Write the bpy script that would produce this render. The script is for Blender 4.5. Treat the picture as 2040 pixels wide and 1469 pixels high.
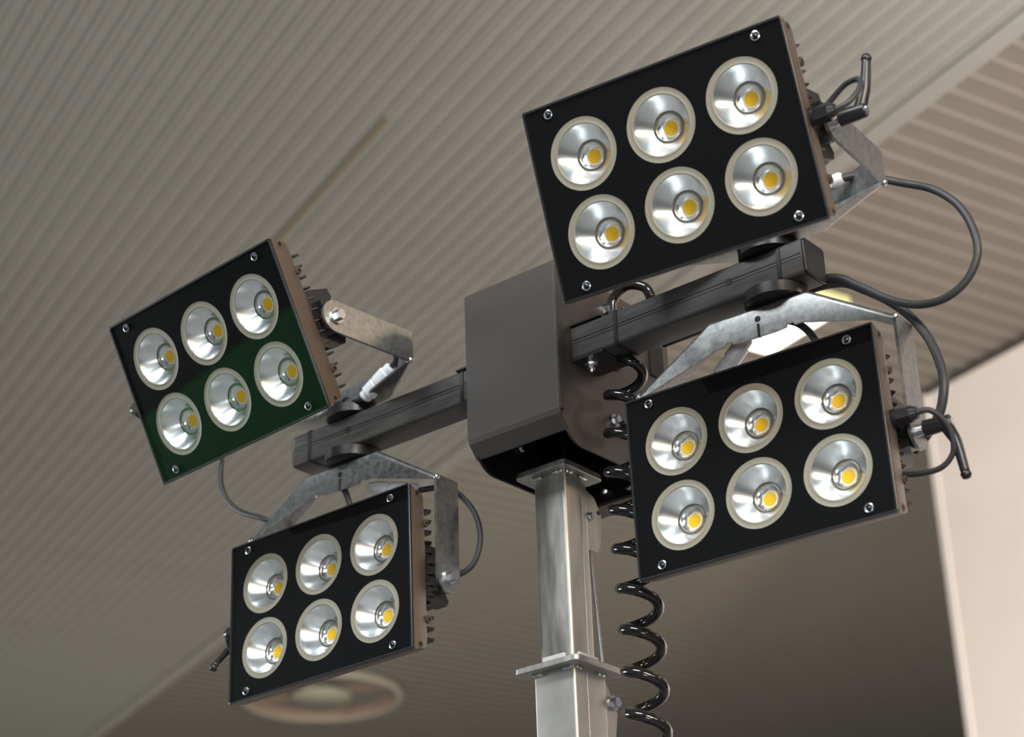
import bpy, bmesh, math, random
from mathutils import Matrix, Vector
random.seed(7)
S = bpy.context.scene
for o in list(bpy.data.objects):
    bpy.data.objects.remove(o)
COL = S.collection
V = Vector
R = math.radians

# ------------------------------------------------------------------ camera
cam = bpy.data.cameras.new('camera')
cam.sensor_width = 36.0
cam.lens = 3980.8 / 2040 * 36.0
cam.clip_start = 0.05
cam.dof.use_dof = True
cam.dof.focus_distance = 3.15
cam.dof.aperture_fstop = 3.8
co = bpy.data.objects.new('camera', cam)
COL.objects.link(co)
co.matrix_world = Matrix(((0.7724825, 0.2994997, 0.5599739, 0),
                          (0.6342333, -0.3195378, -0.7040197, 0),
                          (-0.0319208, 0.8989970, -0.4367900, 1.7),
                          (0, 0, 0, 1)))
S.camera = co

# ------------------------------------------------------------------ world, lights, exposure
w = bpy.data.worlds.new('hall_ambient')
S.world = w
w.use_nodes = True
w.node_tree.nodes['Background'].inputs[0].default_value = (0.92, 0.95, 1.0, 1)
w.node_tree.nodes['Background'].inputs[1].default_value = 0.16

def area(name, loc, target, sx, sy, power, color):
    l = bpy.data.lights.new(name, 'AREA')
    l.shape = 'RECTANGLE'
    l.size, l.size_y = sx, sy
    l.energy = power
    l.color = color
    o = bpy.data.objects.new(name, l)
    COL.objects.link(o)
    o.location = loc
    o.rotation_euler = (V(target) - V(loc)).to_track_quat('-Z', 'Y').to_euler()
    return o

HEAD = (-1.8, 2.3, 3.1)
WHITE = (0.93, 0.97, 1.0)
WARM = (1.0, 0.78, 0.56)
# hall lights around the photographer, plus unseen lights added for highlights and fill
area('hall_light_overhead', (-1.6, -1.2, 6.4), HEAD, 2.4, 1.0, 190, WHITE)
area('hall_light_right', (2.6, -1.6, 5.6), HEAD, 2.0, 1.0, 180, WHITE)
area('hall_light_left', (-7.2, 0.8, 3.3), HEAD, 2.0, 0.8, 110, WHITE)
area('low_fill_light', (1.6, -3.2, 1.1), HEAD, 1.9, 0.6, 70, WHITE)  # added out of view for the lower highlights in the reflectors
area('warm_stand_light', (2.9, 1.15, 3.75), HEAD, 1.2, 0.7, 36, (1.0, 0.92, 0.84))
area('warm_high_light', (2.4, 4.7, 5.2), HEAD, 0.7, 0.7, 18, (1.0, 0.74, 0.50))
area('warm_front_light', (2.8, -0.5, 4.0), HEAD, 0.9, 0.5, 130, (1.0, 0.74, 0.48))
area('warm_wall_light', (1.0, 5.6, 2.2), (-2.0, 8.8, 3.4), 1.0, 1.0, 540, (1.0, 0.85, 0.77))
area('white_ceiling_wash', (-0.6, 4.6, 4.7), (-2.0, 5.4, 6.0), 0.6, 0.6, 66, (0.94, 0.99, 1.0))  # unseen light added to brighten the right end of the grey ceiling
area('ceiling_fill_uplight', (-5.5, 12.0, 0.8), (-6.0, 12.5, 7.0), 4.0, 4.0, 170, (1.0, 0.93, 0.80))  # added unseen uplight that lifts the brown ceiling
area('ceiling_fill_uplight', (-11.0, 8.5, 0.8), (-11.5, 9.0, 7.0), 5.0, 5.0, 190, (1.0, 0.93, 0.82))  # second added fill, lifting the far left of the ceiling

S.view_settings.view_transform = 'Standard'
S.view_settings.look = 'None'
S.view_settings.gamma = 1.0
S.view_settings.use_curve_mapping = False
S.view_settings.exposure = 0.25

# ------------------------------------------------------------------ materials
MATS = {}
def mat(name, color, rough=0.5, metal=0.0, spec=0.5, noise=0.0, nscale=60, bump=0.0, bscale=400,
        rnoise=0.0, emit=None, estr=0.0, stretch=None, coat=0.0):
    m = bpy.data.materials.new(name)
    m.use_nodes = True
    nt = m.node_tree
    b = nt.nodes['Principled BSDF']
    b.inputs['Base Color'].default_value = (*color, 1)
    b.inputs['Roughness'].default_value = rough
    b.inputs['Metallic'].default_value = metal
    b.inputs['Specular IOR Level'].default_value = spec
    b.inputs['Coat Weight'].default_value = coat
    if emit:
        b.inputs['Emission Color'].default_value = (*emit, 1)
        b.inputs['Emission Strength'].default_value = estr
    if noise or rnoise or bump:
        tc = nt.nodes.new('ShaderNodeTexCoord')
        mp = nt.nodes.new('ShaderNodeMapping')
        if stretch:
            mp.inputs['Scale'].default_value = stretch
        nt.links.new(tc.outputs['Object'], mp.inputs['Vector'])
    if noise or rnoise:
        n = nt.nodes.new('ShaderNodeTexNoise')
        n.inputs['Scale'].default_value = nscale
        n.inputs['Detail'].default_value = 6
        n.inputs['Roughness'].default_value = 0.62
        nt.links.new(mp.outputs[0], n.inputs['Vector'])
        if noise:
            mr = nt.nodes.new('ShaderNodeMapRange')
            mr.inputs['From Min'].default_value = 0.3
            mr.inputs['From Max'].default_value = 0.7
            mr.inputs['To Min'].default_value = 1 - noise
            mr.inputs['To Max'].default_value = 1 + noise
            nt.links.new(n.outputs['Fac'], mr.inputs['Value'])
            mx = nt.nodes.new('ShaderNodeVectorMath')
            mx.operation = 'SCALE'
            mx.inputs[0].default_value = color
            nt.links.new(mr.outputs[0], mx.inputs['Scale'])
            nt.links.new(mx.outputs[0], b.inputs['Base Color'])
        if rnoise:
            mr = nt.nodes.new('ShaderNodeMapRange')
            mr.inputs['From Min'].default_value = 0.3
            mr.inputs['From Max'].default_value = 0.7
            mr.inputs['To Min'].default_value = max(0.03, rough - rnoise)
            mr.inputs['To Max'].default_value = min(1, rough + rnoise)
            nt.links.new(n.outputs['Fac'], mr.inputs['Value'])
            nt.links.new(mr.outputs[0], b.inputs['Roughness'])
    if bump:
        n2 = nt.nodes.new('ShaderNodeTexNoise')
        n2.inputs['Scale'].default_value = bscale
        n2.inputs['Detail'].default_value = 3
        nt.links.new(mp.outputs[0], n2.inputs['Vector'])
        bp = nt.nodes.new('ShaderNodeBump')
        bp.inputs['Strength'].default_value = bump
        bp.inputs['Distance'].default_value = 0.001
        nt.links.new(n2.outputs['Fac'], bp.inputs['Height'])
        nt.links.new(bp.outputs[0], b.inputs['Normal'])
    MATS[name] = m
    return m

mat('powder_coat', (0.040, 0.034, 0.030), 0.48, spec=0.5, noise=0.25, nscale=900, bump=0.35, bscale=1400)
mat('plate_bronze', (0.040, 0.031, 0.025), 0.42, spec=0.6, noise=0.3, nscale=900, bump=0.35, bscale=1400)
mat('bronze_coat', (0.078, 0.052, 0.034), 0.42, spec=0.6, noise=0.3, nscale=900, bump=0.35, bscale=1400)
mat('arm_paint', (0.040, 0.038, 0.036), 0.36, spec=0.55, noise=0.18, nscale=120, rnoise=0.06, stretch=(0.15, 1, 1))
mat('frame_black', (0.016, 0.016, 0.017), 0.3, spec=0.5)
mat('mask_black', (0.004, 0.004, 0.0045), 0.5, spec=0.03)
mat('plastic_black', (0.012, 0.012, 0.013), 0.33, spec=0.5)
mat('rubber_cable', (0.030, 0.031, 0.033), 0.5, spec=0.45)
mat('glossy_cable', (0.010, 0.009, 0.0085), 0.13, spec=0.65)
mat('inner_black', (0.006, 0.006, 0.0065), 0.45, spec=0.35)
mat('galvanised', (0.37, 0.38, 0.375), 0.38, 1.0, noise=0.24, nscale=110, rnoise=0.03, stretch=(1, 1, 1))
mat('galv_lower', (0.44, 0.435, 0.41), 0.50, 1.0, noise=0.08, nscale=30)
mat('galv_mast', (0.42, 0.415, 0.385), 0.46, 1.0, noise=0.22, nscale=22, rnoise=0.10, stretch=(1.6, 1.6, 0.28))
mat('blue_steel', (0.055, 0.06, 0.068), 0.25, 1.0, noise=0.3, nscale=40)
mat('zinc_bolt', (0.72, 0.73, 0.74), 0.22, 1.0)
mat('weld', (0.55, 0.55, 0.54), 0.28, 1.0, bump=0.8, bscale=300)
mat('reflector_aluminium', (0.90, 0.92, 0.94), 0.23, 1.0)
mat('holder_metal', (0.50, 0.47, 0.43), 0.30, 1.0)
mat('cup_aluminium', (0.92, 0.93, 0.94), 0.16, 1.0)
mat('frosted_ring', (0.27, 0.245, 0.20), 0.45, spec=0.35)
mat('led_phosphor', (0.90, 0.50, 0.02), 0.45, spec=0.3)
mat('led_board', (0.82, 0.82, 0.80), 0.35)
mat('white_plastic', (0.72, 0.74, 0.76), 0.32)
mat('pad_grey', (0.42, 0.41, 0.42), 0.5)
mat('sticker', (0.20, 0.14, 0.17), 0.4, noise=0.35, nscale=240)
mat('steel_rope', (0.46, 0.47, 0.48), 0.36, 1.0)
mat('ceiling_grey', (0.150, 0.150, 0.133), 0.6, noise=0.05, nscale=3)
mat('ceiling_bead', (0.160, 0.160, 0.143), 0.55, noise=0.05, nscale=3)
mat('ceiling_brown', (0.165, 0.147, 0.122), 0.65, noise=0.06, nscale=3)
mat('ceiling_brown_bead', (0.188, 0.173, 0.150), 0.6)
mat('wall_plaster', (0.84, 0.77, 0.71), 0.8, noise=0.03, nscale=2)
mat('wall_edge', (0.80, 0.76, 0.72), 0.6)
mat('floor_carpet', (0.20, 0.20, 0.21), 0.9, noise=0.15, nscale=30)
mat('lap_shadow_brown', (0.12, 0.10, 0.06), 0.7)
mat('cornice_dark', (0.07, 0.06, 0.05), 0.7)
mat('diffuser_rim', (0.36, 0.335, 0.265), 0.5)
mat('diffuser_brown', (0.27, 0.20, 0.15), 0.6)
mat('diffuser_disc', (0.36, 0.35, 0.265), 0.5)
mat('lamp_lens', (0.9, 0.9, 0.8), 0.5, emit=(1.0, 0.97, 0.80), estr=2.6)
mat('lamp_rim', (0.80, 0.82, 0.40), 0.4)
mat('green_lightbox', (0.02, 0.30, 0.07), 0.6, emit=(0.01, 0.75, 0.16), estr=0.30)

def glass_pane():
    m = bpy.data.materials.new('clear_glass')
    m.use_nodes = True
    nt = m.node_tree
    nt.nodes.clear()
    out = nt.nodes.new('ShaderNodeOutputMaterial')
    mix = nt.nodes.new('ShaderNodeMixShader')
    fr = nt.nodes.new('ShaderNodeLayerWeight')
    pw = nt.nodes.new('ShaderNodeMath'); pw.operation = 'POWER'; pw.inputs[1].default_value = 5.0
    ma = nt.nodes.new('ShaderNodeMath'); ma.operation = 'MULTIPLY_ADD'; ma.inputs[1].default_value = 0.85; ma.inputs[2].default_value = 0.014
    nt.links.new(fr.outputs['Facing'], pw.inputs[0])
    nt.links.new(pw.outputs[0], ma.inputs[0])
    tr = nt.nodes.new('ShaderNodeBsdfTransparent')
    tr.inputs[0].default_value = (0.97, 0.985, 0.98, 1)
    gl = nt.nodes.new('ShaderNodeBsdfGlossy')
    gl.inputs['Roughness'].default_value = 0.02
    nt.links.new(ma.outputs[0], mix.inputs[0])
    nt.links.new(tr.outputs[0], mix.inputs[1])
    nt.links.new(gl.outputs[0], mix.inputs[2])
    nt.links.new(mix.outputs[0], out.inputs[0])
    MATS['clear_glass'] = m
glass_pane()

def perforated():
    m = MATS['ceiling_brown']
    nt = m.node_tree
    b = nt.nodes['Principled BSDF']
    tc = nt.nodes.new('ShaderNodeTexCoord')
    vo = nt.nodes.new('ShaderNodeTexVoronoi')
    vo.inputs['Scale'].default_value = 46
    vo.inputs['Randomness'].default_value = 0.0
    nt.links.new(tc.outputs['Object'], vo.inputs['Vector'])
    rp = nt.nodes.new('ShaderNodeMapRange')
    rp.inputs['From Min'].default_value = 0.22
    rp.inputs['From Max'].default_value = 0.34
    rp.inputs['To Min'].default_value = 0.35
    rp.inputs['To Max'].default_value = 1.0
    nt.links.new(vo.outputs['Distance'], rp.inputs['Value'])
    sc = nt.nodes.new('ShaderNodeVectorMath')
    sc.operation = 'SCALE'
    src = b.inputs['Base Color'].links[0].from_socket
    nt.links.new(src, sc.inputs[0])
    nt.links.new(rp.outputs[0], sc.inputs['Scale'])
    nt.links.new(sc.outputs[0], b.inputs['Base Color'])
perforated()

# ------------------------------------------------------------------ mesh builder
def frame_from(d):
    d = V(d).normalized()
    a = V((0, 0, 1)) if abs(d.z) < 0.9 else V((1, 0, 0))
    x = d.cross(a).normalized()
    return x, d.cross(x).normalized(), d

class MB:
    def __init__(s):
        s.v = []; s.f = []
    def add(s, vs, fs):
        n = len(s.v)
        s.v += [V(p) for p in vs]
        s.f += [tuple(i + n for i in f) for f in fs]
        return s
    def box(s, a, b):
        x0, y0, z0 = a; x1, y1, z1 = b
        return s.add([(x0,y0,z0),(x1,y0,z0),(x1,y1,z0),(x0,y1,z0),(x0,y0,z1),(x1,y0,z1),(x1,y1,z1),(x0,y1,z1)],
                     [(0,3,2,1),(4,5,6,7),(0,1,5,4),(1,2,6,5),(2,3,7,6),(3,0,4,7)])
    def prism(s, poly, fn, t0, t1):
        """poly list of 2d; fn(a,b,t)->3d"""
        n = len(poly)
        vs = [fn(a, b, t0) for a, b in poly] + [fn(a, b, t1) for a, b in poly]
        fs = [tuple(range(n))[::-1], tuple(range(n, 2*n))]
        fs += [(i, (i+1) % n, n + (i+1) % n, n + i) for i in range(n)]
        return s.add(vs, fs)
    def loft(s, rings, caps=True):
        n = len(rings[0]); vs = [p for r in rings for p in r]; fs = []
        for k in range(len(rings) - 1):
            for i in range(n):
                j = (i + 1) % n
                fs.append((k*n+i, k*n+j, (k+1)*n+j, (k+1)*n+i))
        if caps:
            fs.append(tuple(range(n))[::-1]); fs.append(tuple(range((len(rings)-1)*n, len(rings)*n)))
        return s.add(vs, fs)
    def cyl(s, p, q, r, r2=None, n=20, off=0.0):
        p = V(p); q = V(q); r2 = r if r2 is None else r2
        x, y, d = frame_from(q - p)
        c = [(math.cos(off + 2*math.pi*i/n), math.sin(off + 2*math.pi*i/n)) for i in range(n)]
        return s.loft([[p + x*a*r + y*b*r for a, b in c], [q + x*a*r2 + y*b*r2 for a, b in c]])
    def tube(s, pts, rad, n=10):
        pts = [V(p) for p in pts]
        m = len(pts)
        rr = rad if isinstance(rad, (list, tuple)) else [rad]*m
        t = [(pts[min(i+1, m-1)] - pts[max(i-1, 0)]).normalized() for i in range(m)]
        x, y, _ = frame_from(t[0]); rings = []
        for i in range(m):
            x = (x - t[i]*x.dot(t[i])).normalized(); y = t[i].cross(x)
            rings.append([pts[i] + (x*math.cos(2*math.pi*k/n) + y*math.sin(2*math.pi*k/n))*rr[i] for k in range(n)])
        return s.loft(rings)
    def lathe(s, prof, n=40, closed=False):
        """profile (r,z) around local z, open surface"""
        vs = []; fs = []; m = len(prof)
        for r, z in prof:
            vs += [(r*math.cos(2*math.pi*i/n), r*math.sin(2*math.pi*i/n), z) for i in range(n)]
        for k in range(m - 1 + (1 if closed else 0)):
            k2 = (k + 1) % m
            for i in range(n):
                j = (i+1) % n
                fs.append((k*n+i, k*n+j, k2*n+j, k2*n+i))
        return s.add(vs, fs)
    def xform(s, M):
        s.v = [M @ p for p in s.v]; return s
    def mesh(s, name, material, smooth=False, recalc=True):
        me = bpy.data.meshes.new(name)
        me.from_pydata([tuple(p) for p in s.v], [], s.f)
        if recalc:
            bm = bmesh.new(); bm.from_mesh(me)
            bmesh.ops.recalc_face_normals(bm, faces=bm.faces)
            bm.to_mesh(me); bm.free()
        if smooth:
            me.shade_smooth()
            if smooth != 'all':
                me.set_sharp_from_angle(angle=R(38))
        me.materials.append(MATS[material])
        return me
    def build(s, name, material, parent=None, smooth=False, bevel=0.0, M=None):
        """vertices are world coordinates (or local to M); become local to parent"""
        me = s.mesh(name, material, smooth)
        return place(name, me, parent, M if M is not None else Matrix.Identity(4), bevel)

def wm(o):
    return wm(o.parent) @ o.matrix_basis if o.parent else o.matrix_basis.copy()

def place(name, me, parent=None, M=Matrix.Identity(4), bevel=0.0):
    o = bpy.data.objects.new(name, me)
    COL.objects.link(o)
    if parent:
        o.parent = parent
        o.matrix_basis = wm(parent).inverted() @ M
    else:
        o.matrix_basis = M
    if bevel:
        b = o.modifiers.new('bevel', 'BEVEL')
        b.width = bevel; b.segments = 2; b.limit_method = 'ANGLE'; b.angle_limit = R(40)
    return o

def thing(name, label, cat, loc=(0, 0, 0), group=None):
    o = bpy.data.objects.new(name, None)
    COL.objects.link(o)
    o.empty_display_size = 0.05
    o.matrix_basis = Matrix.Translation(loc)
    tag(o, label, cat, group)
    return o
def tag(o, label=None, cat=None, group=None, kind=None):
    if label: o['label'] = label
    if cat: o['category'] = cat
    if group: o['group'] = group
    if kind: o['kind'] = kind
    return o

def rrect(hx, hy, r, n=4, cx=0, cy=0):
    out = []
    for sx, sy, a0 in ((1, 1, 0), (-1, 1, 90), (-1, -1, 180), (1, -1, 270)):
        for k in range(n + 1):
            a = R(a0 + 90*k/n)
            out.append((cx + sx*(hx - r) + r*math.cos(a), cy + sy*(hy - r) + r*math.sin(a)))
    return out

def spline(pts, k=8):
    pts = [V(p) for p in pts]
    P = [pts[0]*2 - pts[1]] + pts + [pts[-1]*2 - pts[-2]]
    out = []
    for i in range(1, len(P) - 2):
        a, b, c, d = P[i-1], P[i], P[i+1], P[i+2]
        for j in range(k):
            t = j / k
            out.append(0.5*((2*b) + (c - a)*t + (2*a - 5*b + 4*c - d)*t*t + (3*b - a - 3*c + d)*t**3))
    out.append(pts[-1])
    return out

# ------------------------------------------------------------------ the hall
D1 = V((-0.95074, 0.30998, 0)); D2 = V((0.30998, 0.95074, 0))
a_ = math.atan2(D1.y, D1.x) - R(3.2)
E1 = V((math.cos(a_), math.sin(a_), 0)); E2 = V((E1.y, -E1.x, 0))
if E2.y < 0: E2 = -E2
H1, H2 = 6.0, 7.0

m = MB().add([(-30, -16, 0), (14, -16, 0), (14, 30, 0), (-30, 30, 0), (-30, -16, -.1), (14, -16, -.1), (14, 30, -.1), (-30, 30, -.1)],
             [(0, 1, 2, 3), (7, 6, 5, 4), (0, 4, 5, 1), (1, 5, 6, 2), (2, 6, 7, 3), (3, 7, 4, 0)])
floor = tag(m.build('floor', 'floor_carpet'), kind='structure')

def ceil_slats(root, O, du, dv, length, n, pitch, z, flat_m, bead_m, name, depth, bead):
    """slats run along du (length), repeat along dv; underside at z"""
    M0 = Matrix(((du.x, dv.x, 0, 0), (du.y, dv.y, 0, 0), (0, 0, 1, 0), (0, 0, 0, 1)))
    g = 0.0005
    pr = [(g, 0), (pitch - bead - g, 0), (pitch - bead - g, 0.03), (g, 0.03)]
    me = MB().prism(pr, lambda a, b, t: (t, a, b), 0, length).mesh(name, flat_m)
    prb = [(pitch - bead - g, 0.004), (pitch - bead*0.78, -depth), (pitch - bead*0.30, -depth), (pitch + g, 0.004), (pitch + g, 0.03), (pitch - bead - g, 0.03)]
    meb = MB().prism(prb, lambda a, b, t: (t, a, b), 0, length).mesh(name + '_bead', bead_m)
    for i in range(n):
        p = V(O) + dv*(pitch*i)
        M = Matrix.Translation((p.x, p.y, z)) @ M0
        place(name, me, root, M)
        place('raised_bead', meb, root, M)

def slab(O, du, dv, lu, lv, z0, z1):
    O = V(O)
    pts = []
    for z in (z0, z1):
        for a, b in ((0, 0), (lu, 0), (lu, lv), (0, lv)):
            p = O + du*a + dv*b
            pts.append((p.x, p.y, z))
    return MB().add(pts, [(0, 3, 2, 1), (4, 5, 6, 7), (0, 1, 5, 4), (1, 2, 6, 5), (2, 3, 7, 6), (3, 0, 4, 7)])

# lower, grey ceiling: edge at distance 5.0 along E2 (from the photographer)
edge_p = D1*3.94 + D2*4.90
ew = edge_p.dot(E2); eu = edge_p.dot(E1)
P1 = 0.0795
N1 = 60
O1 = E1*(eu - 3.0) + E2*(ew - P1*N1)
ceil1 = tag(slab(O1, E1, E2, 20.0, P1*N1, H1 + 0.03, H1 + 0.25).build('ceiling', 'ceiling_grey'), kind='structure',
            label='grey ribbed lower ceiling behind the lamps')
ceil_slats(ceil1, O1, E1, E2, 20.0, N1, P1, H1, 'ceiling_grey', 'ceiling_bead', 'ceiling_slat', 0.005, 0.030)
# plain end strip along the open edge
slab(E1*(eu - 3.0) + E2*ew, E1, E2, 20.0, 0.10, H1 - 0.01, H1 + 0.28).build('edge_trim', 'ceiling_grey', ceil1)
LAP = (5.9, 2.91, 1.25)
# dark strip standing in for the shadow at the sheet lap, along the slats
slab(E1*LAP[0] + E2*LAP[1], E1, E2, LAP[2], 0.022, H1 - 0.012, H1 + 0.01).build('lap_shadow', 'lap_shadow_brown', ceil1)
# upper, brown perforated ceiling
O2 = D1*3.2 + D2*4.5
P2 = 0.147
N2 = 128
ceil2 = tag(slab(O2, D2, D1, 16.0, P2*N2, H2 + 0.03, H2 + 0.25).build('ceiling', 'ceiling_brown'), kind='structure',
            label='brown perforated upper ceiling with pale ribs')
ceil_slats(ceil2, O2, D2, D1, 16.0, N2, P2, H2, 'ceiling_brown', 'ceiling_brown_bead', 'ceiling_slat', 0.006, 0.038)

# pale wall on the right, ending in a vertical corner
wo = D1*2.0 + D2*8.46
wall = tag(slab(wo, D1, D2, 6.08, 0.25, 0, H2 - 0.02).build('wall_right', 'wall_plaster'), kind='structure')
slab(D1*8.08 + D2*8.45, D1, D2, 0.05, 0.27, 0, H2 - 0.03).build('corner_trim', 'wall_edge', wall)
slab(D1*2.0 + D2*8.44, D1, D2, 6.1, 0.02, H2 - 0.05, H2 - 0.013).build('cornice', 'cornice_dark', wall)

# round air diffuser in the upper ceiling
vr = thing('ceiling_diffuser', 'round brown ceiling air diffuser with pale rim below the lower left lamp', 'air diffuser', (-12.28, 12.51, H2 - 0.05))
Mv = Matrix.Translation((-12.28, 12.51, H2 - 0.012))
RV = 0.74
MB().lathe([(RV, 0.0), (RV, -0.05), (RV*0.96, -0.07), (RV*0.915, -0.05), (RV*0.915, 0.0)], 64, closed=True).build('rim', 'diffuser_rim', vr, 'all', M=Mv)
MB().lathe([(RV*0.915, -0.045), (RV*0.72, 0.10), (RV*0.45, 0.16), (0.01, 0.16)], 64).build('cone', 'diffuser_brown', vr, 'all', M=Mv)
MB().lathe([(0.01, -0.06), (RV*0.36, -0.05), (RV*0.37, -0.02), (RV*0.30, 0.0), (0.01, 0.0)], 48).build('centre_disc', 'diffuser_disc', vr, 'all', M=Mv)
for k in range(4):
    a = R(20 + 90*k)
    MB().box((-0.05, RV*0.28, -0.02), (0.05, RV*0.88, 0.02)).xform(Matrix.Rotation(a, 4, 'Z')).build('spoke', 'diffuser_brown', vr, M=Mv)

# lit ceiling lamp seen under the right crossarm
lo = D1*7.36 + D2*6.92
lt = thing('ceiling_lamp', 'lit white ceiling lamp seen between right crossarm and lower right lamp', 'ceiling light', (lo.x, lo.y, H2 - 0.08))
slab(D1*7.36 + D2*6.92, D1, D2, 0.73, 0.27, H2 - 0.07, H2 - 0.012).build('lamp_body', 'lamp_rim', lt, bevel=0.01)
slab(D1*7.39 + D2*6.95, D1, D2, 0.67, 0.21, H2 - 0.085, H2 - 0.068).build('lamp_lens', 'lamp_lens', lt)

# backlit green sign on a stand, mirrored in the glass of the upper left lamp
sg = thing('light_box_sign', 'green backlit exhibition sign on posts, mirrored in the upper left lamp glass', 'sign', (-6.0, -1.3, 0))
Ms = Matrix.Translation((-6.0, -1.3, 0)) @ Matrix.Rotation(R(-48), 4, 'Z')
MB().box((-0.9, -0.05, 1.25), (0.9, 0.05, 2.22)).build('sign_case', 'plastic_black', sg, bevel=0.01, M=Ms)
MB().box((-0.86, 0.05, 1.29), (0.86, 0.06, 2.18)).build('sign_face', 'green_lightbox', sg, M=Ms)
for sx in (-0.7, 0.7):
    MB().cyl((sx, 0, 0), (sx, 0, 1.26), 0.03).build('post', 'galvanised', sg, True, M=Ms)

# ------------------------------------------------------------------ mast
mast = thing('telescopic_mast', 'galvanised square telescopic mast with welded flange plates', 'mast', (-1.848, 2.44, 0))
def sq_tube(x0, x1, y0, y1, z0, z1, r):
    cx, cy = (x0+x1)/2, (y0+y1)/2
    poly = rrect((x1-x0)/2, (y1-y0)/2, r, 4, cx, cy)
    return MB().prism(poly, lambda a, b, t: (a, b, t), z0, z1)
sq_tube(-1.872, -1.818, 2.418, 2.468, 2.95, 3.27, 0.012).build('inner_tube', 'blue_steel', mast, True)
sq_tube(-1.8815, -1.8145, 2.410, 2.470, 2.60, 2.979, 0.007).build('upper_tube', 'galv_mast', mast, True)
sq_tube(-1.890, -1.808, 2.403, 2.485, 0.02, 2.643, 0.005).build('lower_tube', 'galv_lower', mast, True)
sq_tube(-1.97, -1.73, 2.32, 2.56, 0.0, 0.02, 0.02).build('base_plate', 'galv_mast', mast, True)
MB().prism(rrect(0.053, 0.053, 0.010, 4, -1.8545, 2.446), lambda a, b, t: (a, b, t), 2.979, 2.990).build('flange_plate', 'galv_mast', mast, True, bevel=0.0012)
MB().prism(rrect(0.064, 0.064, 0.010, 4, -1.851, 2.447), lambda a, b, t: (a, b, t), 2.643, 2.653).build('flange_plate', 'galv_mast', mast, True, bevel=0.0012)
# seam line on the tube sides
MB().box((-1.8146, 2.4495, 2.653), (-1.8135, 2.4515, 2.975)).build('weld_seam', 'weld', mast)
MB().box((-1.8081, 2.4345, 0.05), (-1.8072, 2.4365, 2.640)).build('weld_seam', 'weld', mast)
def weld(p, q, r=0.0045):
    p, q = V(p), V(q)
    n = 9
    pts = [p.lerp(q, i/(n-1)) for i in range(n)]
    MB().tube(pts, [r*(0.75 + 0.5*random.random()) for _ in pts], 7).build('weld_bead', 'weld', mast, 'all')
for z, x0, x1, y0, y1 in ((2.977, -1.8815, -1.8145, 2.410, 2.470), (2.641, -1.890, -1.808, 2.403, 2.485)):
    weld((x0+0.002, y0, z), (x0+0.018, y0, z)); weld((x1-0.022, y0, z), (x1-0.004, y0, z))
    weld((x1, y0+0.004, z), (x1, y0+0.016, z)); weld((x1, y1-0.020, z), (x1, y1-0.004, z))
# plastic slide pads on the lower flange
for x0, x1, y0, y1 in ((-1.8135, -1.806, 2.416, 2.466), (-1.8905, -1.8825, 2.425, 2.460), (-1.872, -1.826, 2.402, 2.409)):
    MB().box((x0, y0, 2.653), (x1, y1, 2.668)).build('slide_pad', 'pad_grey', mast, bevel=0.003)
# pulley brackets behind the tubes and the lifting rope
def hexbolt(mb, p, d, r, h):
    d = V(d).normalized(); p = V(p)
    mb.cyl(p, p + d*h*0.3, r*1.45, n=20)
    mb.cyl(p + d*h*0.3, p + d*h, r, n=6)
    return mb
bx = -1.822
poly = [(2.466, 2.962), (2.492, 2.952), (2.510, 2.925), (2.504, 2.872), (2.494, 2.855), (2.468, 2.855)]
MB().prism(poly, lambda a, b, t: (t, a, b), bx, bx + 0.004).build('pulley_bracket', 'galv_mast', mast)
MB().prism(poly, lambda a, b, t: (t, a, b), bx - 0.030, bx - 0.026).build('pulley_bracket', 'galv_mast', mast)
MB().cyl((bx - 0.026, 2.485, 2.905), (bx, 2.485, 2.905), 0.016).build('pulley', 'blue_steel', mast, True)
hexbolt(MB(), (bx + 0.004, 2.478, 2.915), (1, 0, 0), 0.006, 0.008).build('bracket_bolt', 'zinc_bolt', mast)
MB().cyl((bx + 0.0035, 2.502, 2.928), (bx + 0.0046, 2.502, 2.928), 0.004).build('bracket_hole', 'inner_black', mast)
poly = [(2.483, 2.640), (2.512, 2.600), (2.516, 2.585), (2.505, 2.53), (2.492, 2.505), (2.483, 2.505)]
MB().prism(poly, lambda a, b, t: (t, a, b), -1.816, -1.812).build('pulley_bracket', 'galv_mast', mast)
hexbolt(MB(), (-1.812, 2.504, 2.602), (1, 0, 0), 0.0085, 0.012).build('bracket_bolt', 'zinc_bolt', mast)
rp, rq = V((-1.834, 2.492, 2.885)), V((-1.817, 2.492, 2.640))
rope = MB()
for k in range(5):
    pts = []
    for i in range(121):
        t = i/120
        c = rp.lerp(rq, t); a = 2*math.pi*(k/5 + 22*t)
        pts.append(c + V((math.cos(a), math.sin(a), 0))*0.0018)
    rope.tube(pts, 0.0013, 5)
rope.build('wire_rope', 'steel_rope', mast, 'all')

# ------------------------------------------------------------------ mast head: housing and crossarms
head = thing('mast_head', 'dark powder coated mast head housing with two square crossarms', 'mast head', (-1.84, 2.43, 2.98))
XL, XR, YF, YB = -1.932, -1.746, 2.310, 2.635
ZT, ZB = 3.306, 3.030
def arcpts(c, r, a0, a1, n):
    return [(c[0] + r*math.cos(R(a0 + (a1-a0)*i/n)), c[1] + r*math.sin(R(a0 + (a1-a0)*i/n))) for i in range(n + 1)]
side = [(YF + 0.004, ZT - 0.002), (YF + 0.010, 3.028)] + arcpts((2.372, 3.036), 0.052, 188, 268, 8)[1:] + [(YB, 2.988), (YB, ZT - 0.002)]
MB().prism(side, lambda a, b, t: (t, a, b), XR - 0.004, XR).build('side_plate', 'plate_bronze', head)
MB().prism(side, lambda a, b, t: (t, a, b), XL, XL + 0.004).build('side_plate', 'inner_black', head)
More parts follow.
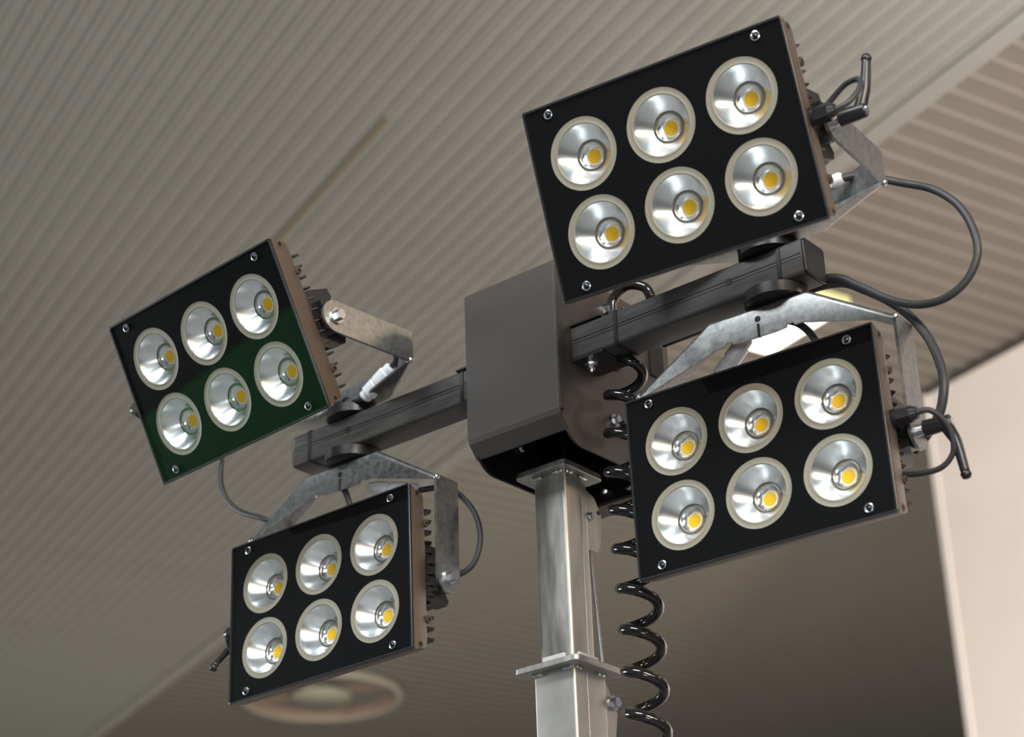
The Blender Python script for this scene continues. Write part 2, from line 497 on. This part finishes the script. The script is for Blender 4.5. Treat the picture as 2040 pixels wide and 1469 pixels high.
# bent front cover: front face, inward bottom chamfer, returned top
cov = [(YF + 0.06, ZT), (YF + 0.008, ZT), (YF + 0.002, ZT - 0.003), (YF, ZT - 0.008), (YF, ZB + 0.004), (YF + 0.003, ZB - 0.004), (YF + 0.022, ZB - 0.026)]
inn = [(a + 0.003, b - 0.003 if i < 3 else b) for i, (a, b) in enumerate(cov)]
MB().prism(cov + inn[::-1], lambda a, b, t: (t, a, b), XL - 0.004, XR + 0.002).build('front_cover', 'powder_coat', head, bevel=0.001)
MB().box((XR - 0.002, YF + 0.002, ZB + 0.004), (XR + 0.003, YF + 0.016, ZT - 0.002)).build('cover_return', 'powder_coat', head, bevel=0.002)
MB().box((XL - 0.005, YF + 0.002, ZB + 0.004), (XL, YF + 0.016, ZT - 0.002)).build('cover_return', 'powder_coat', head, bevel=0.002)
MB().box((XL + 0.004, 2.600, 2.992), (XR - 0.004, 2.604, ZT - 0.01)).build('rear_plate', 'inner_black', head)
MB().box((XL + 0.004, 2.604, 2.988), (XR - 0.004, 2.650, 2.992)).build('rear_flange', 'bronze_coat', head)
MB().box((XL + 0.004, YF + 0.03, ZT - 0.008), (XR - 0.004, YB, ZT - 0.004)).build('top_plate', 'powder_coat', head)
MB().box((XL + 0.004, 2.452, 3.0), (XL + 0.007, 2.60, 3.29)).build('inner_rib', 'inner_black', head)
MB().box((XR, 2.575, 3.185), (XR + 0.003, 2.615, 3.25)).build('dark_opening_block', 'inner_black', head)  # black block put in for the dark opening in the side plate
MB().box((-1.90, 2.47, 3.20), (-1.79, 2.52, 3.24)).build('mast_clamp', 'inner_black', head)
for p in ((XL + 0.004, 2.440, 3.058),):
    hexbolt(MB(), p, (1, 0, 0), 0.006, 0.010).build('rivet', 'zinc_bolt', head)
for p in ((-1.820, 2.6, 3.004), (-1.872, 2.6, 3.012)):
    hexbolt(MB(), p, (0, -1, 0), 0.005, 0.012).build('nut', 'zinc_bolt', head)

AY0, AY1, AZ0, AZ1 = 2.353, 2.413, 3.132, 3.193
def arm(x0, x1, hole_x, cap_x, ties):
    cy, cz = (AY0+AY1)/2, (AZ0+AZ1)/2
    poly = rrect((AY1-AY0)/2, (AZ1-AZ0)/2, 0.006, 4, cy, cz)
    a = MB().prism(poly, lambda p, q, t: (t, p, q), x0, x1).build('crossarm', 'arm_paint', head, True)
    # weld line along the front face
    MB().box((x0 + 0.002, AY0 - 0.0007, 3.1660), (x1 - 0.002, AY0 + 0.001, 3.1672)).build('seam', 'plastic_black', a)
    MB().box((x0 + 0.002, AY0 - 0.0005, 3.1605), (x1 - 0.002, AY0 + 0.001, 3.1615)).build('seam', 'plastic_black', a)
    MB().cyl((hole_x, AY0 - 0.0009, 3.1645), (hole_x, AY0 + 0.004, 3.1645), 0.0058).build('drilled_hole', 'inner_black', a)
    pc = rrect(0.0300, 0.0303, 0.007, 4, cy, cz)
    d = 1 if cap_x > hole_x else -1
    MB().prism(pc, lambda p, q, t: (t, p, q), cap_x, cap_x + 0.005*d).build('end_cap', 'plastic_black' if d > 0 else 'arm_paint', a, True, bevel=0.0015)
    for tx in ties:
        o = rrect(0.0318, 0.0320, 0.0075, 4, cy, cz); i = rrect(0.0300, 0.0304, 0.006, 4, cy, cz)
        n = len(o)
        vs = [(tx + t, p, q) for t in (-0.0035, 0.0035) for ring in (o, i) for p, q in ring]
        fs = []
        for k in range(n):
            j = (k+1) % n
            fs += [(k, j, 2*n+j, 2*n+k), (n+k, 3*n+k, 3*n+j, n+j), (k, n+k, n+j, j), (2*n+k, 2*n+j, 3*n+j, 3*n+k)]
        MB().add(vs, fs).build('cable_tie', 'plastic_black', a, True)
    return a
armR = arm(XR + 0.001, -1.303, -1.4355, -1.303, (-1.655, -1.3445))
armL = arm(-2.384, XL - 0.001, -2.2495, -2.384, (-1.9815, -2.345))
# mounting angle under and over the right arm root
for s, x0, x1 in ((1, XR, XR + 0.062), (-1, XL - 0.062, XL)):
    MB().box((x0, AY0 - 0.002, AZ0 - 0.004), (x1, AY1 + 0.012, AZ0)).build('mounting_plate', 'plastic_black', head, bevel=0.0008)
    MB().box((x0, AY0 - 0.002, AZ1), (x1, AY1 + 0.012, AZ1 + 0.004)).build('mounting_plate', 'plastic_black', head, bevel=0.0008)
    xb = (x0 + x1)/2
    b = hexbolt(MB(), (xb - 0.006, 2.372, AZ0 - 0.004), (0, 0, -1), 0.0075, 0.012)
    b.cyl((xb - 0.006, 2.372, AZ0 - 0.012), (xb - 0.006, 2.372, AZ0 - 0.022), 0.004)
    b.build('mounting_bolt', 'zinc_bolt', head)
# swivel pucks
def puck(x, y, z0, z1):
    m = Matrix.Translation((x, y, 0))
    MB().lathe([(0.001, z0), (0.046, z0), (0.050, z0 + 0.002), (0.050, z1 - 0.002), (0.046, z1), (0.001, z1)], 44).build('swivel_disc', 'plastic_black', head, True, M=m)

# ------------------------------------------------------------------ floodlights
W2, HH = 0.21, 0.1452
CX, CY, CO, RR = 0.12720, 0.05899, -0.00159, 0.0537
SX, SY = 0.16764, 0.12940
HOLES = [(-CX, CO + CY), (0, CO + CY), (CX, CO + CY), (-CX, CO - CY), (0, CO - CY), (CX, CO - CY)]

def loft_rect(levels, r):
    return MB().loft([[(a, b, z) for a, b in rrect(hx, hy, r, 3)] for hx, hy, z in levels])
def mesh_frame():
    # tray with raised lip around the pane
    m = MB()
    o = rrect(W2, HH, 0.003, 3); i = rrect(W2 - 0.0035, HH - 0.0035, 0.002, 3)
    rings = [[(a, b, -0.0032) for a, b in o], [(a, b, 0.001) for a, b in o], [(a, b, 0.0018) for a, b in rrect(W2 - 0.0008, HH - 0.0008, 0.003, 3)],
             [(a, b, 0.0018) for a, b in i], [(a, b, -0.004) for a, b in i]]
    m.loft(rings, caps=False)
    return m.mesh('front_frame', 'frame_black', True)
def mesh_housing():
    m = MB()
    body = [(W2 - 0.0006, HH - 0.0006, -0.003), (W2 - 0.0008, HH - 0.0008, -0.012), (W2 - 0.0012, HH - 0.004, -0.016), (W2 - 0.0025, HH - 0.008, -0.036), (W2 - 0.008, HH - 0.022, -0.045)]
    rb = [[(a, b, z) for a, b in rrect(hx, hy, 0.004, 3)] for hx, hy, z in body]
    m.loft(rb, caps=False)
    m.add(rb[-1], [tuple(range(len(rb[-1])))])
    return m.mesh('housing', 'bronze_coat', True)
def mesh_lug():
    m = MB().cyl((W2 - 0.014, 0, 0), (W2 - 0.0008, 0, 0), 0.0065, n=14)
    return m.mesh('screw_lug', 'bronze_coat', True)
def mesh_lug_screw():
    return MB().cyl((W2 - 0.004, 0, 0), (W2 - 0.0002, 0, 0), 0.0036, n=12).mesh('lug_screw', 'inner_black', True)
def mesh_mask():
    # black printed plate with six round openings: each cell is a strip between a square border and a circle
    m = MB(); n = 48
    xs = [-(W2 - 0.003), -CX/2, CX/2, W2 - 0.003]
    ys = [-(HH - 0.003), CO, HH - 0.003]
    z = -0.0012
    for hx, hy in HOLES:
        ix = 0 if hx < -0.01 else (2 if hx > 0.01 else 1); iy = 0 if hy < CO else 1
        x0, x1, y0, y1 = xs[ix], xs[ix+1], ys[iy], ys[iy+1]
        angs = [2*math.pi*k/n for k in range(n)] + [math.atan2(yy - hy, xx - hx) % (2*math.pi) for xx in (x0, x1) for yy in (y0, y1)]
        angs = sorted(set(round(a, 6) for a in angs)); k = len(angs)
        vi = []; vo = []
        for a in angs:
            c, s = math.cos(a), math.sin(a)
            t = min([((x1 if c > 0 else x0) - hx)/c if abs(c) > 1e-9 else 9, ((y1 if s > 0 else y0) - hy)/s if abs(s) > 1e-9 else 9])
            vi.append((hx + RR*c, hy + RR*s, z)); vo.append((hx + t*c, hy + t*s, z))
        m.add(vi + vo, [(i, k + i, k + (i+1) % k, (i+1) % k) for i in range(k)])
    return m.mesh('printed_mask', 'mask_black', recalc=False)
def mesh_fin():
    return MB().prism([(-0.195, -0.036), (0.195, -0.036), (0.205, -0.060), (0.196, -0.068), (-0.196, -0.068), (-0.205, -0.060)],
                      lambda a, b, t: (a, t, b), -0.0012, 0.0012).mesh('heat_sink_fin', 'plastic_black')
def mesh_reflector():
    prof = []
    for i in range(13):           # wide, slightly bowed cone
        t = i/12
        prof.append((0.0435 + (0.0238 - 0.0435)*t, -0.003 - 0.0235*(t**0.90)))
    return MB().lathe(prof, 56).mesh('reflector', 'reflector_aluminium', True, recalc=False)
def mesh_holder():
    prof = [(0.0240, -0.0262), (0.0236, -0.0282), (0.0226, -0.0272), (0.0200, -0.0270), (0.0190, -0.0278), (0.0186, -0.0290)]
    return MB().lathe(prof, 48).mesh('chip_holder', 'holder_metal', True, recalc=False)
def mesh_cup():
    prof = [(0.0188, -0.0286)]
    for i in range(1, 9):
        t = i/8
        prof.append((0.0186 - 0.0064*t, -0.0290 - 0.0058*(t**1.5)))
    return MB().lathe(prof, 48).mesh('lens_cup', 'cup_aluminium', True, recalc=False)
def mesh_board():
    m = MB().lathe([(0.0125, -0.0346), (0.0108, -0.0344), (0.0108, -0.0350), (0.0002, -0.0350)], 40)
    return m.mesh('chip_board', 'led_board', True, recalc=False)
def mesh_chip():
    return MB().lathe([(0.0106, -0.0348), (0.0103, -0.0340), (0.0002, -0.0338)], 40).mesh('led_chip', 'led_phosphor', True, recalc=False)
def mesh_ring():
    return MB().lathe([(RR + 0.0002, -0.0012), (RR - 0.003, -0.0018), (0.0465, -0.0022), (0.0448, -0.0014), (0.0437, -0.0022), (0.0432, -0.0040)], 56).mesh('retaining_ring', 'frosted_ring', True, recalc=False)
def mesh_clip():
    return MB().box((0.0212 - 0.0014, -0.0014, -0.0274), (0.0212 + 0.0014, 0.0014, -0.0255)).mesh('spring_clip', 'zinc_bolt')
def mesh_screw():
    return MB().lathe([(0.0046, 0.0018), (0.0044, 0.0036), (0.0034, 0.0052), (0.0018, 0.0060), (0.0014, 0.0050), (0.0001, 0.0050)], 24).mesh('corner_screw', 'blue_steel', True, recalc=False)
def mesh_washer():
    return MB().lathe([(0.0070, 0.0016), (0.0070, 0.0026), (0.0058, 0.0031), (0.0044, 0.0026), (0.0044, 0.0016)], 24).mesh('screw_washer', 'zinc_bolt', True, recalc=False)
def mesh_pane():
    return MB().box((-(W2 - 0.0036), -(HH - 0.0036), 0.0004), (W2 - 0.0036, HH - 0.0036, 0.0016)).mesh('glass_pane', 'clear_glass')
def mesh_block(s):
    m = MB()
    prof = [(-0.046, -0.044), (0.046, -0.044), (0.052, -0.060), (0.050, -0.102), (0.036, -0.106), (0.026, -0.098), (-0.026, -0.098), (-0.036, -0.106), (-0.046, -0.100), (-0.050, -0.060)]
    m.prism(prof, lambda a, b, t: (t, a, b), s*0.178, s*0.200)
    m.prism([(-0.030, -0.062), (0.030, -0.062), (0.024, -0.098), (-0.024, -0.098)], lambda a, b, t: (t, a, b), s*0.199, s*0.213)
    return m.mesh('pivot_block', 'plastic_black')
ME = dict(housing=mesh_housing(), frame=mesh_frame(), lug=mesh_lug(), lugs=mesh_lug_screw(), mask=mesh_mask(), fin=mesh_fin(), refl=mesh_reflector(), cup=mesh_cup(), holder=mesh_holder(), board=mesh_board(), chip=mesh_chip(),
          ring=mesh_ring(), clip=mesh_clip(), screw=mesh_screw(), washer=mesh_washer(), pane=mesh_pane(), blk={1: mesh_block(1), -1: mesh_block(-1)})

PIV = 0.0815
YL, YD, YB_, YWID, YTH = 0.222, 0.085, 0.086, 0.057, 0.005
LEG = 0.262
def yoke_mesh(u, v, wv, O):
    """O: point on base flange outer face, middle, at web face. u lateral, v towards pivot, wv across the strap"""
    T = lambda a, b, c: O + u*a + v*b + wv*c
    m = MB()
    path = [(-YL, YD, 0.010), (-YB_, 0, 0.050), (-0.060, 0, 0.050), (-0.0585, 0, 0.045), (-0.047, 0, 0.045), (-0.0455, 0, 0.050),
            (-0.030, 0, 0.0515), (0.030, 0, 0.0515),
            (0.0455, 0, 0.050), (0.047, 0, 0.045), (0.0585, 0, 0.045), (0.060, 0, 0.050), (YB_, 0, 0.050), (YL, YD, 0.010)]
    rings = []
    npt = len(path)
    for i, (a, b, h) in enumerate(path):
        d0 = V((path[i][0] - path[i-1][0], path[i][1] - path[i-1][1])) if i else None
        d1 = V((path[i+1][0] - path[i][0], path[i+1][1] - path[i][1])) if i < npt - 1 else None
        ns = []
        for d in (d0, d1):
            if d is not None:
                d = d.normalized(); ns.append(V((-d.y, d.x)))
        if i == 0: ns.append(V((1, 0)))
        if i == npt - 1: ns.append(V((-1, 0)))
        mt = ns[0] + ns[1]; mt = mt.normalized(); mt = mt / max(0.4, mt.dot(ns[0]))
        sec = [(0, YWID), (0, 0.008)]
        for k in range(1, 5):
            t = R(90*k/5); sec.append((0.008*(1 - math.cos(t)), 0.008*(1 - math.sin(t))))
        sec += [(0.008, 0)] if h > 0.0085 else []
        sec += [(h, 0), (h, 0.0042), (0.0085, 0.0042), (YTH, 0.008), (YTH, YWID)]
        rings.append([T(a + mt.x*n, b + mt.y*n, c) for n, c in sec])
    m.loft(rings)
    leg = [(YD - 0.002, 0.0), (LEG, 0.0)] + [(LEG + 0.0285*math.sin(R(180*k/14)), 0.0285 - 0.0285*math.cos(R(180*k/14))) for k in range(1, 14)] + [(LEG, YWID), (YD - 0.002, YWID)]
    for s in (-1, 1):
        m.prism(leg, lambda a, b, t: T(t, a, b), s*YL, s*(YL - YTH))
    return m
def yoke_extras(parent, T):
    # slotted hole with cable tie in the web
    pass

def floodlight(name, label, t, rot, side, scale, upper, puck_xy):
    Rm = Matrix(rot)
    t = V(t)
    camp = V((0, 0, 1.7))
    t = camp + (t - camp)*scale
    pose = Matrix.Translation(t) @ Rm.to_4x4() @ Matrix.Scale(scale, 4)
    ex = Rm.col[0].copy(); ex.z = 0; ex.normalize()
    ey = V((0, 0, 1)).cross(ex)
    n = Rm.col[2]
    piv = t - n*PIV*scale
    root = thing(name, label, 'floodlight', (puck_xy[0], puck_xy[1], 3.193 + 0.02 if upper else 3.109), 'floodlights on the mast head')
    hs = place('housing', ME['housing'], root, pose)
    place('front_frame', ME['frame'], root, pose)
    for a in (0, math.pi):
        for yy, zz in ((0.133, -0.020), (0.085, -0.043), (-0.085, -0.043), (-0.133, -0.020)):
            Ml = pose @ Matrix.Rotation(a, 4, 'Y') @ Matrix.Translation((0, yy, zz if a == 0 else -zz))
            place('lug_screw', ME['lugs'], place('screw_lug', ME['lug'], root, Ml), Ml)
    place('glass_pane', ME['pane'], root, pose)
    place('printed_mask', ME['mask'], root, pose)
    for k in range(13):
        place('heat_sink_fin', ME['fin'], root, pose @ Matrix.Translation((0, -0.114 + 0.019*k, 0)))
    for hx, hy in HOLES:
        M = pose @ Matrix.Translation((hx, hy, 0))
        r = place('reflector', ME['refl'], root, M)
        place('retaining_ring', ME['ring'], r, M)
        place('lens_cup', ME['cup'], r, M)
        place('chip_holder', ME['holder'], r, M)
        place('chip_board', ME['board'], r, M)
        place('led_chip', ME['chip'], r, M)
        place('spring_clip', ME['clip'], r, M)
        place('spring_clip', ME['clip'], r, M @ Matrix.Rotation(math.pi, 4, 'Z'))
    for sx, sy in ((-1, 1), (1, 1), (1, -1), (-1, -1)):
        Ms = pose @ Matrix.Translation((sx*SX, sy*SY, -0.0005))
        place('screw_washer', ME['washer'], place('corner_screw', ME['screw'], root, Ms), Ms)
    for s in (-1, 1):
        place('pivot_block', ME['blk'][s], root, pose)
    # rating sticker on the right flank
    if side > 0:
        MB().box((W2 - 0.0032, 0.060, -0.034), (W2 - 0.0022, 0.118, -0.017)).build('rating_sticker', 'sticker', root, M=pose)
    # yoke
    up = V((0, 0, 1))
    if not upper:
        v = -up; wv = ey
        O = piv - v*LEG - wv*YWID/2
    else:
        base_c = V((piv.x, piv.y, 0)) + ey*LEG
        base_c.z = 3.2135 + YWID/2
        v = (piv - base_c); v -= ex*v.dot(ex); v.normalize()
        wv = v.cross(ex)
        if wv.z < 0: wv = -wv
        O = piv - v*LEG - wv*YWID/2
    T = lambda a, b, c: O + ex*a + v*b + wv*c
    yk = yoke_mesh(ex, v, wv, O).build('yoke', 'galvanised', root, True)
    for s in (-1, 1):
        MB().lathe([(0.0001, 0.005), (0.004, 0.004), (0.0055, 0), (0.004, -0.004), (0.0001, -0.005)], 12).build('weld_blob', 'weld', yk, 'all', M=Matrix.Translation(T(s*(YL - 0.002), YD + 0.003, 0.003)))
    # slot and hole in the web
    MB().cyl(T(0, 0.022, -0.0004), T(0, 0.022, 0.004), 0.0050).build('web_hole', 'inner_black', yk)
    MB().box((-0.0022, 0.030, -0.0005), (0.0022, 0.0518, 0.0045)).xform(Matrix(((ex.x, v.x, wv.x, O.x), (ex.y, v.y, wv.y, O.y), (ex.z, v.z, wv.z, O.z), (0, 0, 0, 1)))).build('web_cable_tie', 'plastic_black', yk)
    # pivot hardware
    ps = -side
    b = MB(); p0 = T(ps*YL, LEG, YWID/2)
    hexbolt(b, p0, ex*ps, 0.0095, 0.014)
    b.build('pivot_bolt', 'zinc_bolt', root)
    for s in (-1, 1):
        MB().cyl(T(s*(YL - YTH - 0.012), LEG, YWID/2), T(s*(YL - YTH), LEG, YWID/2), 0.020, n=28).build('pivot_washer', 'plastic_black', root, True)
    # clamp lever on the other side
    s = side
    q = T(s*YL, LEG, YWID/2)
    MB().cyl(q, q + ex*s*0.012, 0.0085, n=20).build('lever_spacer', 'zinc_bolt', root, True)
    lv = MB().cyl(q + ex*s*0.010, q + ex*s*0.050, 0.0125, 0.0105, n=20).build('clamp_lever', 'plastic_black', root, True, bevel=0.001)
    MB().cyl(q + ex*s*0.050, q + ex*s*0.0525, 0.0060, n=16).build('lever_screw', 'zinc_bolt', lv, True)
    return dict(root=root, T=T, pose=pose, piv=piv, ex=ex, ey=ey, q=q, lv=lv, yk=yk, Rm=Rm)

ROT = dict(
 A=((0.9945, 0.0385, 0.0979), (0.1051, -0.3295, -0.9383), (-0.0038, 0.9434, -0.3318)),
 B=((0.9978, -0.0063, 0.0653), (0.0652, -0.0185, -0.9977), (0.0075, 0.9998, -0.0181)),
 C=((0.9981, -0.0417, -0.0445), (-0.0585, -0.4519, -0.8902), (0.0170, 0.8911, -0.4535)),
 D=((0.9997, -0.0198, 0.0165), (0.0166, 0.0062, -0.9998), (0.0197, 0.9998, 0.0065)))
LA = floodlight('floodlight', 'upper right floodlight, largest and brightest, tilted on the right crossarm', (-1.3088, 2.0151, 3.1710), ROT['A'], 1, 1.018, True, (-1.375, 2.383))
LB = floodlight('floodlight', 'lower right floodlight hanging under the right crossarm from a silver yoke', (-1.3886, 2.3019, 2.8431), ROT['B'], 1, 1.0, False, (-1.390, 2.383))
LC = floodlight('floodlight', 'upper left floodlight with a green reflection in its dark glass', (-2.2403, 2.0235, 3.1709), ROT['C'], -1, 1.018, True, (-2.259, 2.383))
LD = floodlight('floodlight', 'lower left floodlight hanging under the left crossarm above a round diffuser', (-2.2699, 2.3028, 2.8455), ROT['D'], -1, 1.0, False, (-2.268, 2.383))
puck(-1.375, 2.383, AZ1, 3.2130)
puck(-2.262, 2.383, AZ1, 3.2130)
puck(-1.372, 2.383, 3.1105, AZ0)
puck(-2.266, 2.383, 3.1105, AZ0)

def lever(L, s, d_tip, bend):
    """lever blade leaving the hub; d_tip in world, bend sideways"""
    q = L['q'] + L['ex']*s*0.040
    tip = q + V(d_tip)
    mid = q.lerp(tip, 0.5) + V(bend)
    pts = spline([q, q.lerp(mid, .5) + V(bend)*0.15, mid, tip], 6)
    n = len(pts)
    MB().tube(pts, [0.0102 - 0.0036*i/(n-1) for i in range(n)], 10).build('lever_blade', 'plastic_black', L['lv'], 'all')
    MB().lathe([(0.0001, 0.007), (0.006, 0.0055), (0.0082, 0), (0.006, -0.0055), (0.0001, -0.007)], 14).build('lever_tip', 'plastic_black', L['lv'], 'all', M=Matrix.Translation(tip))
def gland(L, s, y, z):
    M = L['pose']
    m = MB().cyl((s*0.206, y, z), (s*0.216, y, z), 0.0145, n=22)
    m.cyl((s*0.216, y, z), (s*0.236, y, z), 0.0135, n=6)
    m.cyl((s*0.236, y, z), (s*0.245, y, z), 0.0115, 0.0085, n=22)
    m.build('cable_gland', 'plastic_black', L['root'], True, M=M)
def pigtail(L, pts):
    P = [L['pose'] @ V(p) for p in pts]
    MB().tube(spline(P, 8), 0.0043, 10).build('pigtail_cable', 'rubber_cable', L['root'], 'all')
gland(LA, 1, 0.0, -0.024); gland(LB, 1, 0.003, -0.030)
gland(LC, -1, 0.0, -0.024); gland(LD, -1, -0.002, -0.026)
pigtail(LA, [(0.240, 0.0, -0.024), (0.262, 0.006, -0.032), (0.275, 0.026, -0.055), (0.268, 0.044, -0.078), (0.245, 0.046, -0.088), (0.215, 0.030, -0.092), (0.190, 0.012, -0.090)])
pigtail(LB, [(0.240, 0.003, -0.030), (0.262, 0.003, -0.038), (0.275, -0.018, -0.060), (0.272, -0.048, -0.075), (0.250, -0.066, -0.080), (0.215, -0.066, -0.082), (0.185, -0.058, -0.085)])
pigtail(LD, [(-0.240, -0.002, -0.026), (-0.250, -0.010, -0.032), (-0.250, -0.032, -0.05), (-0.225, -0.05, -0.07), (-0.19, -0.05, -0.085)])
pigtail(LC, [(-0.240, 0.0, -0.024), (-0.248, -0.008, -0.032), (-0.240, -0.03, -0.06), (-0.19, -0.04, -0.09)])
lever(LA, 1, (0.022, -0.002, 0.078), (0.004, 0.0, 0.0))
lever(LB, 1, (0.020, 0.004, -0.083), (0.004, 0.0, 0.006))
lever(LD, -1, (-0.008, -0.060, -0.062), (-0.002, 0, 0.004))
lever(LC, -1, (0.010, 0.060, -0.04), (0, 0, 0))

# ------------------------------------------------------------------ cables
def cable(name, label, pts, r, material='rubber_cable', group=None, k=8):
    o = MB().tube(spline(pts, k), r, 12).build(name, material, None, 'all')
    return tag(o, label, 'cable', group)
def connector(parent, p, q, r=0.013):
    p, q = V(p), V(q)
    d = (q - p)
    m = MB()
    st = [(0, .62), (.04, .8), (.16, .8), (.17, 1), (.44, 1), (.45, .88), (.50, .88), (.51, 1.0), (.80, 1.0), (.82, .82), (.96, .82), (1, .6)]
    x, y, dd = frame_from(d)
    rings = [[p + d*t + (x*math.cos(2*math.pi*i/18) + y*math.sin(2*math.pi*i/18))*r*f for i in range(18)] for t, f in st]
    m.loft(rings)
    return m.build('white_connector', 'white_plastic', parent, True)

c1 = cable('lamp_cable', 'grey rubber cable looping right from the upper right floodlight to the crossarm end',
      [(-1.222, 2.342, 3.257), (-1.195, 2.36, 3.260), (-1.1444, 2.40, 3.2446), (-1.0978, 2.40, 3.2142), (-1.0623, 2.40, 3.1724), (-1.0451, 2.40, 3.1234), (-1.0456, 2.40, 3.082),
       (-1.068, 2.40, 3.0491), (-1.1066, 2.40, 3.0336), (-1.1545, 2.405, 3.0435), (-1.201, 2.41, 3.0728), (-1.2474, 2.418, 3.1135), (-1.30, 2.424, 3.150), (-1.42, 2.424, 3.165), (-1.62, 2.424, 3.165)], 0.0062)
connector(c1, (-1.315, 2.330, 3.248), (-1.215, 2.345, 3.258))
c2 = cable('lamp_cable', 'grey rubber cable curving from the crossarm end down behind the lower right floodlight',
      [(-1.62, 2.434, 3.150), (-1.42, 2.434, 3.150), (-1.30, 2.432, 3.1426), (-1.2425, 2.43, 3.1084), (-1.189, 2.43, 3.0577), (-1.1548, 2.43, 3.0016), (-1.1368, 2.425, 2.9425), (-1.136, 2.42, 2.9022), (-1.155, 2.425, 2.865), (-1.20, 2.43, 2.83)], 0.0072)
c3 = cable('lamp_cable', 'black cable hanging below the upper left floodlight towards the lower yoke',
      [(-2.56, 2.36, 3.262), (-2.61, 2.385, 3.258), (-2.627, 2.40, 3.2319), (-2.6278, 2.40, 3.1884), (-2.6094, 2.40, 3.147), (-2.5698, 2.40, 3.1104), (-2.5086, 2.40, 3.0794), (-2.462, 2.42, 3.050), (-2.425, 2.425, 2.99), (-2.41, 2.42, 2.93)], 0.0052)
c4 = cable('lamp_cable', 'short black cable dropping from the yoke middle behind the lower left floodlight',
      [(-2.275, 2.372, 3.062), (-2.272, 2.385, 3.03), (-2.265, 2.40, 2.99), (-2.25, 2.41, 2.94)], 0.0062)
c5 = cable('lamp_cable', 'thin black cable bowing out behind the right yoke leg of the lower left floodlight',
      [(-2.13, 2.40, 3.027), (-2.08, 2.425, 3.025), (-2.045, 2.445, 2.985), (-2.030, 2.45, 2.93), (-2.045, 2.445, 2.88), (-2.09, 2.43, 2.86)], 0.0052)
connector(c5, (-2.2423, 2.40, 3.066), (-2.1237, 2.40, 3.028), 0.012)
c6 = cable('lamp_cable', 'black cable with white plug beneath the yoke of the lower right floodlight',
      [(-1.448, 2.42, 3.100), (-1.43, 2.43, 3.108), (-1.385, 2.41, 3.100), (-1.345, 2.40, 3.075), (-1.315, 2.39, 3.03), (-1.305, 2.39, 2.97)], 0.0058)
connector(c6, (-1.518, 2.42, 3.040), (-1.452, 2.42, 3.098), 0.0145)
c7 = cable('lamp_cable', 'black cable with white plug above the left crossarm, behind the upper left floodlight',
      [(-2.33, 2.345, 3.226), (-2.28, 2.348, 3.224), (-2.235, 2.350, 3.214), (-2.205, 2.350, 3.213)], 0.0062)
connector(c7, (-2.208, 2.350, 3.212), (-2.140, 2.350, 3.251), 0.0145)
MB().tube(spline([(-2.145, 2.350, 3.249), (-2.126, 2.345, 3.258), (-2.118, 2.33, 3.270), (-2.122, 2.30, 3.285)], 6), 0.0052, 10).build('cable_tail', 'rubber_cable', c7, 'all')
tc = MB()
tc.cyl((-2.252, 2.349, 3.218), (-2.248, 2.349, 3.217), 0.009, n=16)
tc.build('cable_tie', 'plastic_black', c7)

# spiral cable
ax = [(3.20, -1.690, 2.430), (3.1717, -1.6853, 2.42), (2.9276, -1.700, 2.42), (2.72, -1.6881, 2.42), (2.529, -1.6883, 2.42), (1.0, -1.688, 2.42)]
def axis(z):
    for (z0, x0, y0), (z1, x1, y1) in zip(ax, ax[1:]):
        if z >= z1:
            t = (z0 - z)/(z0 - z1)
            return V((x0 + (x1-x0)*t, y0 + (y1-y0)*t, z))
    return V((ax[-1][1], ax[-1][2], z))
SR = V((0.7725, 0.6342, 0)).normalized(); SF = V((SR.y, -SR.x, 0))   # screen right, towards the viewer
pitch = 0.0665; zl = 2.7433; rad = 0.0290
pts = [(-1.66, 2.47, 3.262), (-1.668, 2.462, 3.283), (-1.70, 2.458, 3.2965), (-1.728, 2.458, 3.284), (-1.733, 2.458, 3.262), (-1.732, 2.456, 3.21), (-1.728, 2.452, 3.15)]
hel = []
z = 3.128
while z > 1.0:
    ph = (zl - z)/pitch*2*math.pi   # 0 at the left of the coil
    c = axis(z)
    hel.append(c - SR*rad*math.cos(ph) + SF*rad*math.sin(ph))
    z -= pitch/16
allp = spline(pts, 6) + hel
tag(MB().tube(allp, 0.0088, 12).build('spiral_cable', 'glossy_cable', None, 'all'), 'glossy black spiral cable running down beside the mast', 'cable')
for p in ((XR, 2.452, 3.262), (XR, 2.461, 3.060)):
    b = hexbolt(MB(), p, (1, 0, 0), 0.0075, 0.011)
    b.build('clip_bolt', 'zinc_bolt', head)
    MB().tube([V(p) + V((0.012 + 0.012*(1 - math.cos(R(a))), 0.012*math.sin(R(a)) + 0.004, -0.004 - 0.012*math.sin(R(a)))) for a in range(0, 190, 15)], 0.0045, 8).build('cable_clip', 'plastic_black', head, 'all')
